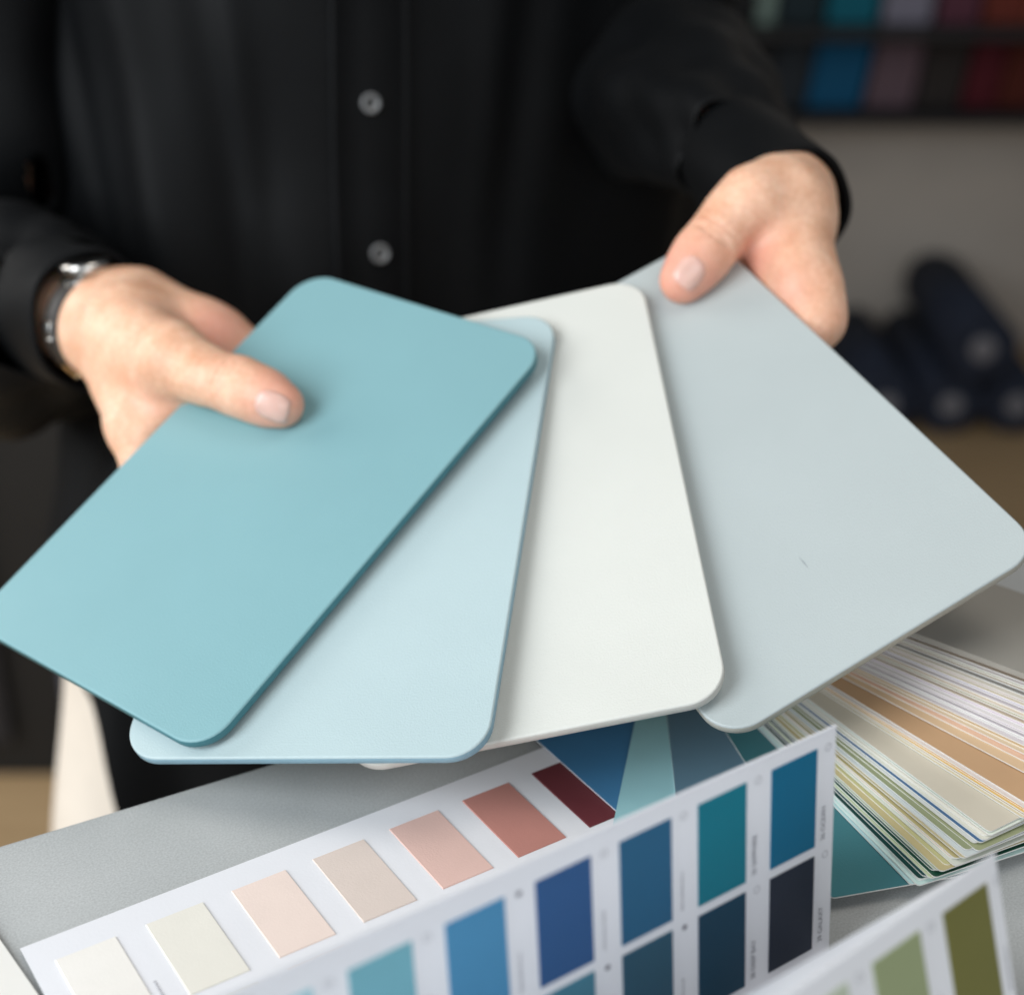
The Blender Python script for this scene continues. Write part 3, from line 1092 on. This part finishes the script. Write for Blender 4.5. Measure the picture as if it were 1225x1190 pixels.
def button(px, py):
    # find where the ray meets the shirt front
    best = None
    for phi in np.linspace(-.3, .3, 121):
        for z in np.linspace(-.1, .38, 97):
            p = torso_pt(phi, z) + torso_n(phi) * .0048
            d = p - CAM
            k = d @ FW
            e = abs(612.5 + FPX * d[0] / k - px) + abs(595 - FPX * (d @ UP) / k - py)
            if best is None or e < best[0]:
                best = (e, p, phi)
    _, c, phi = best
    n = torso_n(phi) + np.array([0, 0, .25]); n /= np.linalg.norm(n)
    X = np.cross((0, 0, 1), n); X /= np.linalg.norm(X); Y = np.cross(n, X)
    prof = [(.0000, .0012), (.0016, .0012), (.0026, .0014), (.0036, .0026), (.0046, .0029), (.0053, .0021), (.0051, .0008), (.0038, 0)]
    V, F = [], []
    N = 28
    for r, h in prof:
        for i in range(N):
            a = 2 * PI * i / N
            V.append(c + X * (r * math.cos(a)) + Y * (r * math.sin(a)) + n * h - PO)
    for j in range(len(prof) - 1):
        for i in range(N):
            i2 = (i + 1) % N
            F.append((j * N + i, (j + 1) * N + i, (j + 1) * N + i2, j * N + i2))
    o = mesh_obj('button', V, F, None, shirt, True, [btm, thr], [1 if q < 2 * N else 0 for q in range(len(F))])
    V, F = [], []
    for sx, sy in ((-1, -1), (1, -1), (-1, 1), (1, 1)):
        b0 = c + X * (.0011 * sx) + Y * (.0011 * sy) + n * .0019
        k0 = len(V)
        V += [b0 + X * (.0007 * math.cos(a)) + Y * (.0007 * math.sin(a)) - PO for a in np.linspace(0, 2 * PI, 8, endpoint=False)]
        F.append(tuple(range(k0, k0 + 8)))
    return o


button(443, 124)
button(454, 302)

# ------------------------------------------------------------------ trousers and shoes
cream = mat('cream_cotton', (.84, .76, .66), .8, .03, 40, .2, 1200)
tv = Vox(np.arange(-.42, .22, .008), np.arange(.66, 1.2, .008), np.arange(-.93, .02, .008))
for dx in (-.06, 0, .06):
    tv.cone(tp(dx, .0, -.06), tp(dx, .005, -.17), .078, .088, .03)
for s_ in (-1, 1):
    tv.cone(tp(s_ * .076, 0, -.17), tp(s_ * .108, -.005, -.40), .092, .094, .03)
    tv.cone(tp(s_ * .108, -.005, -.40), tp(s_ * .108, .015, -.86), .094, .064, .02)
TV, TF = tv.mesh()
TV = laplace(TV, TF, 2)
TV[:, 1] += .004 * np.sin(TV[:, 2] * 40 + TV[:, 0] * 30)
np_mesh('trousers', TV - PO, TF, cream, person)
shoem = mat('black_leather', (.02, .02, .02), .35)
for s_ in (-1, 1):
    c0, c1 = tp(s_ * .110, .03, -.862), tp(s_ * .125, -.14, -.872)
    sv = Vox(np.arange(-.42, .24, .006), np.arange(.62, 1.2, .006), np.arange(-.93, -.76, .006))
    sv.cone(c0, c1, .038, .030, .01)
    SV, SF = sv.mesh()
    SV[:, 2] = np.maximum(SV[:, 2], FLOOR + .0005)
    np_mesh('shoe', SV - PO, SF, shoem, person)

# ------------------------------------------------------------------ wristwatch
watch = empty('wristwatch', tuple(LW - fdL * .004))
tag(watch, 'slim metal wristwatch on the wrist at the left, just out of the cuff', 'watch')
bpy.context.view_layer.update()
WO = np.array(watch.location)
wc = LW + fdL * .003
upw = np.array([0, 0, 1.]); upw -= fdL * (upw @ fdL); upw /= np.linalg.norm(upw)
sdw = np.cross(fdL, upw)
strapm = mat('dark_strap', (.03, .026, .024), .4, .1, 100)
steel = mat('watch_steel', (.62, .60, .57), .18, .05, 80, metal=1.0)
gold = mat('watch_gold', (.75, .55, .33), .2, .05, 80, metal=1.0)


def ring_seg(name, a0, a1, r, hw, t, m, n=24):
    V, F = [], []
    for k in range(n + 1):
        a = a0 + (a1 - a0) * k / n
        dr = upw * math.cos(a) + sdw * math.sin(a)
        for rr, off in ((r, -hw), (r + t, -hw * .8), (r + t, hw * .8), (r, hw)):
            V.append(wc + dr * rr + fdL * off - WO)
    for k in range(n):
        for i in range(4):
            j = (i + 1) % 4
            F.append((k * 4 + i, k * 4 + j, k * 4 + 4 + j, k * 4 + 4 + i))
    F += [(0, 1, 2, 3), (n * 4 + 3, n * 4 + 2, n * 4 + 1, n * 4)]
    o = mesh_obj(name, V, F, m, watch, True)
    bevel(o, .0005, 2)
    return o


ring_seg('strap', .5, 2 * PI - .15, .0240, .0075, .0026, strapm, 60)
for a in (.45, 1.45, 2.25):
    ring_seg('link', a - .16, a + .16, .0244, .0068, .0032, steel if a != 2.25 else gold, 8)
V, F = [], []
cw = wc + upw * .0262 + sdw * .003
for r, h in ((.0, .0052), (.0095, .0050), (.0112, .0046), (.0118, .0030), (.0112, 0)):
    for i in range(32):
        a = 2 * PI * i / 32
        V.append(cw + fdL * (r * math.cos(a)) + sdw * (r * math.sin(a)) + upw * h - WO)
for j in range(4):
    for i in range(32):
        i2 = (i + 1) % 32
        F.append((j * 32 + i, (j + 1) * 32 + i, (j + 1) * 32 + i2, j * 32 + i2))
mesh_obj('case', V, F, steel, watch, True)

# ================================================================== BACKGROUND (far out of focus)
# rack of sample panels low on the back wall
YW = 3.16
rack = empty('display_rack', (1.0, 3.2, FLOOR))
tag(rack, 'dark two-tier display rack of sample panels against the far wall', 'display rack')
bpy.context.view_layer.update()
rk = mat('rack_black', (.018, .018, .02), .6)


def rbox(name, x0, x1, y0, y1, z0, z1):
    V, F = box_vf(x0, x1, y0, y1, z0, z1)
    o = mesh_obj(name, [(a - 1.0, b - 3.2, c - FLOOR) for a, b, c in V], F, rk, rack)
    bevel(o, .003)
    return o


zl = at_y(1100, 128, YW)[2]
zm = at_y(1100, 40, YW)[2]
rbox('shelf', .40, 1.50, 3.08, 3.245, zl - .02, zl - .004)
rbox('shelf', .40, 1.50, 3.08, 3.245, zm, zm + .016)
rbox('back', .40, 1.50, 3.235, 3.246, zl - .004, zm + .30)
rbox('side', .38, .40, 3.08, 3.245, FLOOR, zm + .30)
rbox('side', 1.50, 1.52, 3.08, 3.245, FLOOR, zm + .30)


def panel_at(px0, px1, slant, z0, z1, rgb, label, y=3.17):
    x0, x1 = at_y(px0, 100, y)[0], at_y(px1, 100, y)[0]
    V, F = box_vf(x0, x1, y, y + .008, 0, z1 - z0)
    V = [(a + slant * c, b + .15 * c, c + z0) for a, b, c in V]
    cx = (x0 + x1) / 2
    o = mesh_obj('colour_sample', [(a - cx, b - y, c - z0) for a, b, c in V], F, paint(rgb, 1.0, .6))
    o.location = (cx, y, z0)
    bevel(o, .002)
    tag(o, label, 'colour sample', 'colour samples on the far rack')
    return o


lz0, lz1 = zl - .003, zm - .012
uz0, uz1 = zm + .0165, zm + .20
for a, b, c, n in ((918, 962, (40, 46, 52), 'charcoal'), (966, 1030, (0, 84, 122), 'bright blue'), (1036, 1092, (104, 84, 92), 'mauve'), (1097, 1148, (48, 42, 40), 'dark brown'), (1152, 1192, (84, 18, 30), 'crimson'), (1195, 1260, (84, 30, 18), 'rust brown')):
    panel_at(a, b, .18, lz0, lz1, c, '%s colour sample standing on the lower tier of the far rack' % n)
for a, b, c, n in ((900, 920, (130, 150, 140), 'pale grey-green'), (925, 975, (28, 44, 50), 'blackish green'), (982, 1040, (0, 100, 118), 'teal'), (1048, 1104, (130, 126, 140), 'lilac grey'), (1112, 1160, (92, 50, 64), 'plum'), (1166, 1216, (110, 46, 34), 'brick red'), (1219, 1270, (140, 70, 46), 'orange brown')):
    panel_at(a, b, .10, uz0, uz1, c, '%s colour sample standing on the upper tier of the far rack' % n)

# rolls of dark cloth with pale cores
navy = mat('navy_cloth', (.018, .026, .050), .85, .3, 25, .3, 500)
corem = mat('pale_core', (.27, .27, .30), .8, .05)


def roll(px, py, y, r, ln, label, core=.36):
    c = at_y(px, py, y)
    root = empty('fabric_roll', tuple(c))
    tag(root, label, 'fabric roll', 'navy cloth rolls on the floor')
    N = 40
    V, F = [], []
    for yy, rr in ((0, core * r), (-.004, .75 * r), (0, r), (ln, r), (ln + .003, .6 * r), (ln, core * r)):
        for i in range(N):
            a = 2 * PI * i / N
            q = rr * (1 + .03 * math.sin(3 * a + px)) if rr > .9 * r else rr
            V.append((q * math.cos(a), yy, q * math.sin(a)))
    for j in range(5):
        for i in range(N):
            i2 = (i + 1) % N
            F.append((j * N + i, j * N + i2, (j + 1) * N + i2, (j + 1) * N + i))
    mesh_obj('cloth_layers', V, F, navy, root, True)
    V, F = [], []
    for yy, rr in ((-.002, .0), (-.006, core * r * .9), (-.001, core * r), (ln, core * r)):
        for i in range(N):
            a = 2 * PI * i / N
            V.append((rr * math.cos(a), yy, rr * math.sin(a)))
    for j in range(3):
        for i in range(N):
            i2 = (i + 1) % N
            F.append((j * N + i, j * N + i2, (j + 1) * N + i2, (j + 1) * N + i))
    mesh_obj('core', V, F, corem, root, True)
    return c


ry = 2.785
for px, r, lab in ((1060, .060, 'navy cloth roll at the left end of the bottom row on the floor'), (1138, .060, 'navy cloth roll in the middle of the bottom row on the floor'), (1217, .060, 'navy cloth roll at the right end of the bottom row on the floor')):
    roll(px, 485, ry, r, .38, lab)
roll(1176, 418, ry - .02, .066, .38, 'navy cloth roll lying on top of the bottom row')

# dark cabinet behind the person at the left
cab = empty('cabinet', (-1.1, 2.0, FLOOR))
tag(cab, 'dark cabinet with a low slate blue plinth behind the person', 'cabinet')
bpy.context.view_layer.update()
for name, b6, m in (('body', (-1.7, -.30, 1.70, 2.3, FLOOR + .0, .45), mat('cabinet_black', (.010, .011, .012), .6, .2, 6)), ('plinth', (-.555, -.25, 1.645, 1.698, FLOOR, FLOOR + .25), mat('slate_panel', (.13, .14, .19), .7, .1, 8)),
                    ('door', (-1.10, -.64, 1.685, 1.699, FLOOR + .06, .30), mat('cabinet_door', (.014, .016, .022), .5, .2, 6)), ('door', (-1.57, -1.11, 1.685, 1.699, FLOOR + .06, .30), mat('cabinet_door', (.016, .017, .015), .5, .2, 6))):
    V, F = box_vf(*b6)
    o = mesh_obj(name, [(a + 1.1, b - 2.0, c - FLOOR) for a, b, c in V], F, m, cab)
    bevel(o, .004)
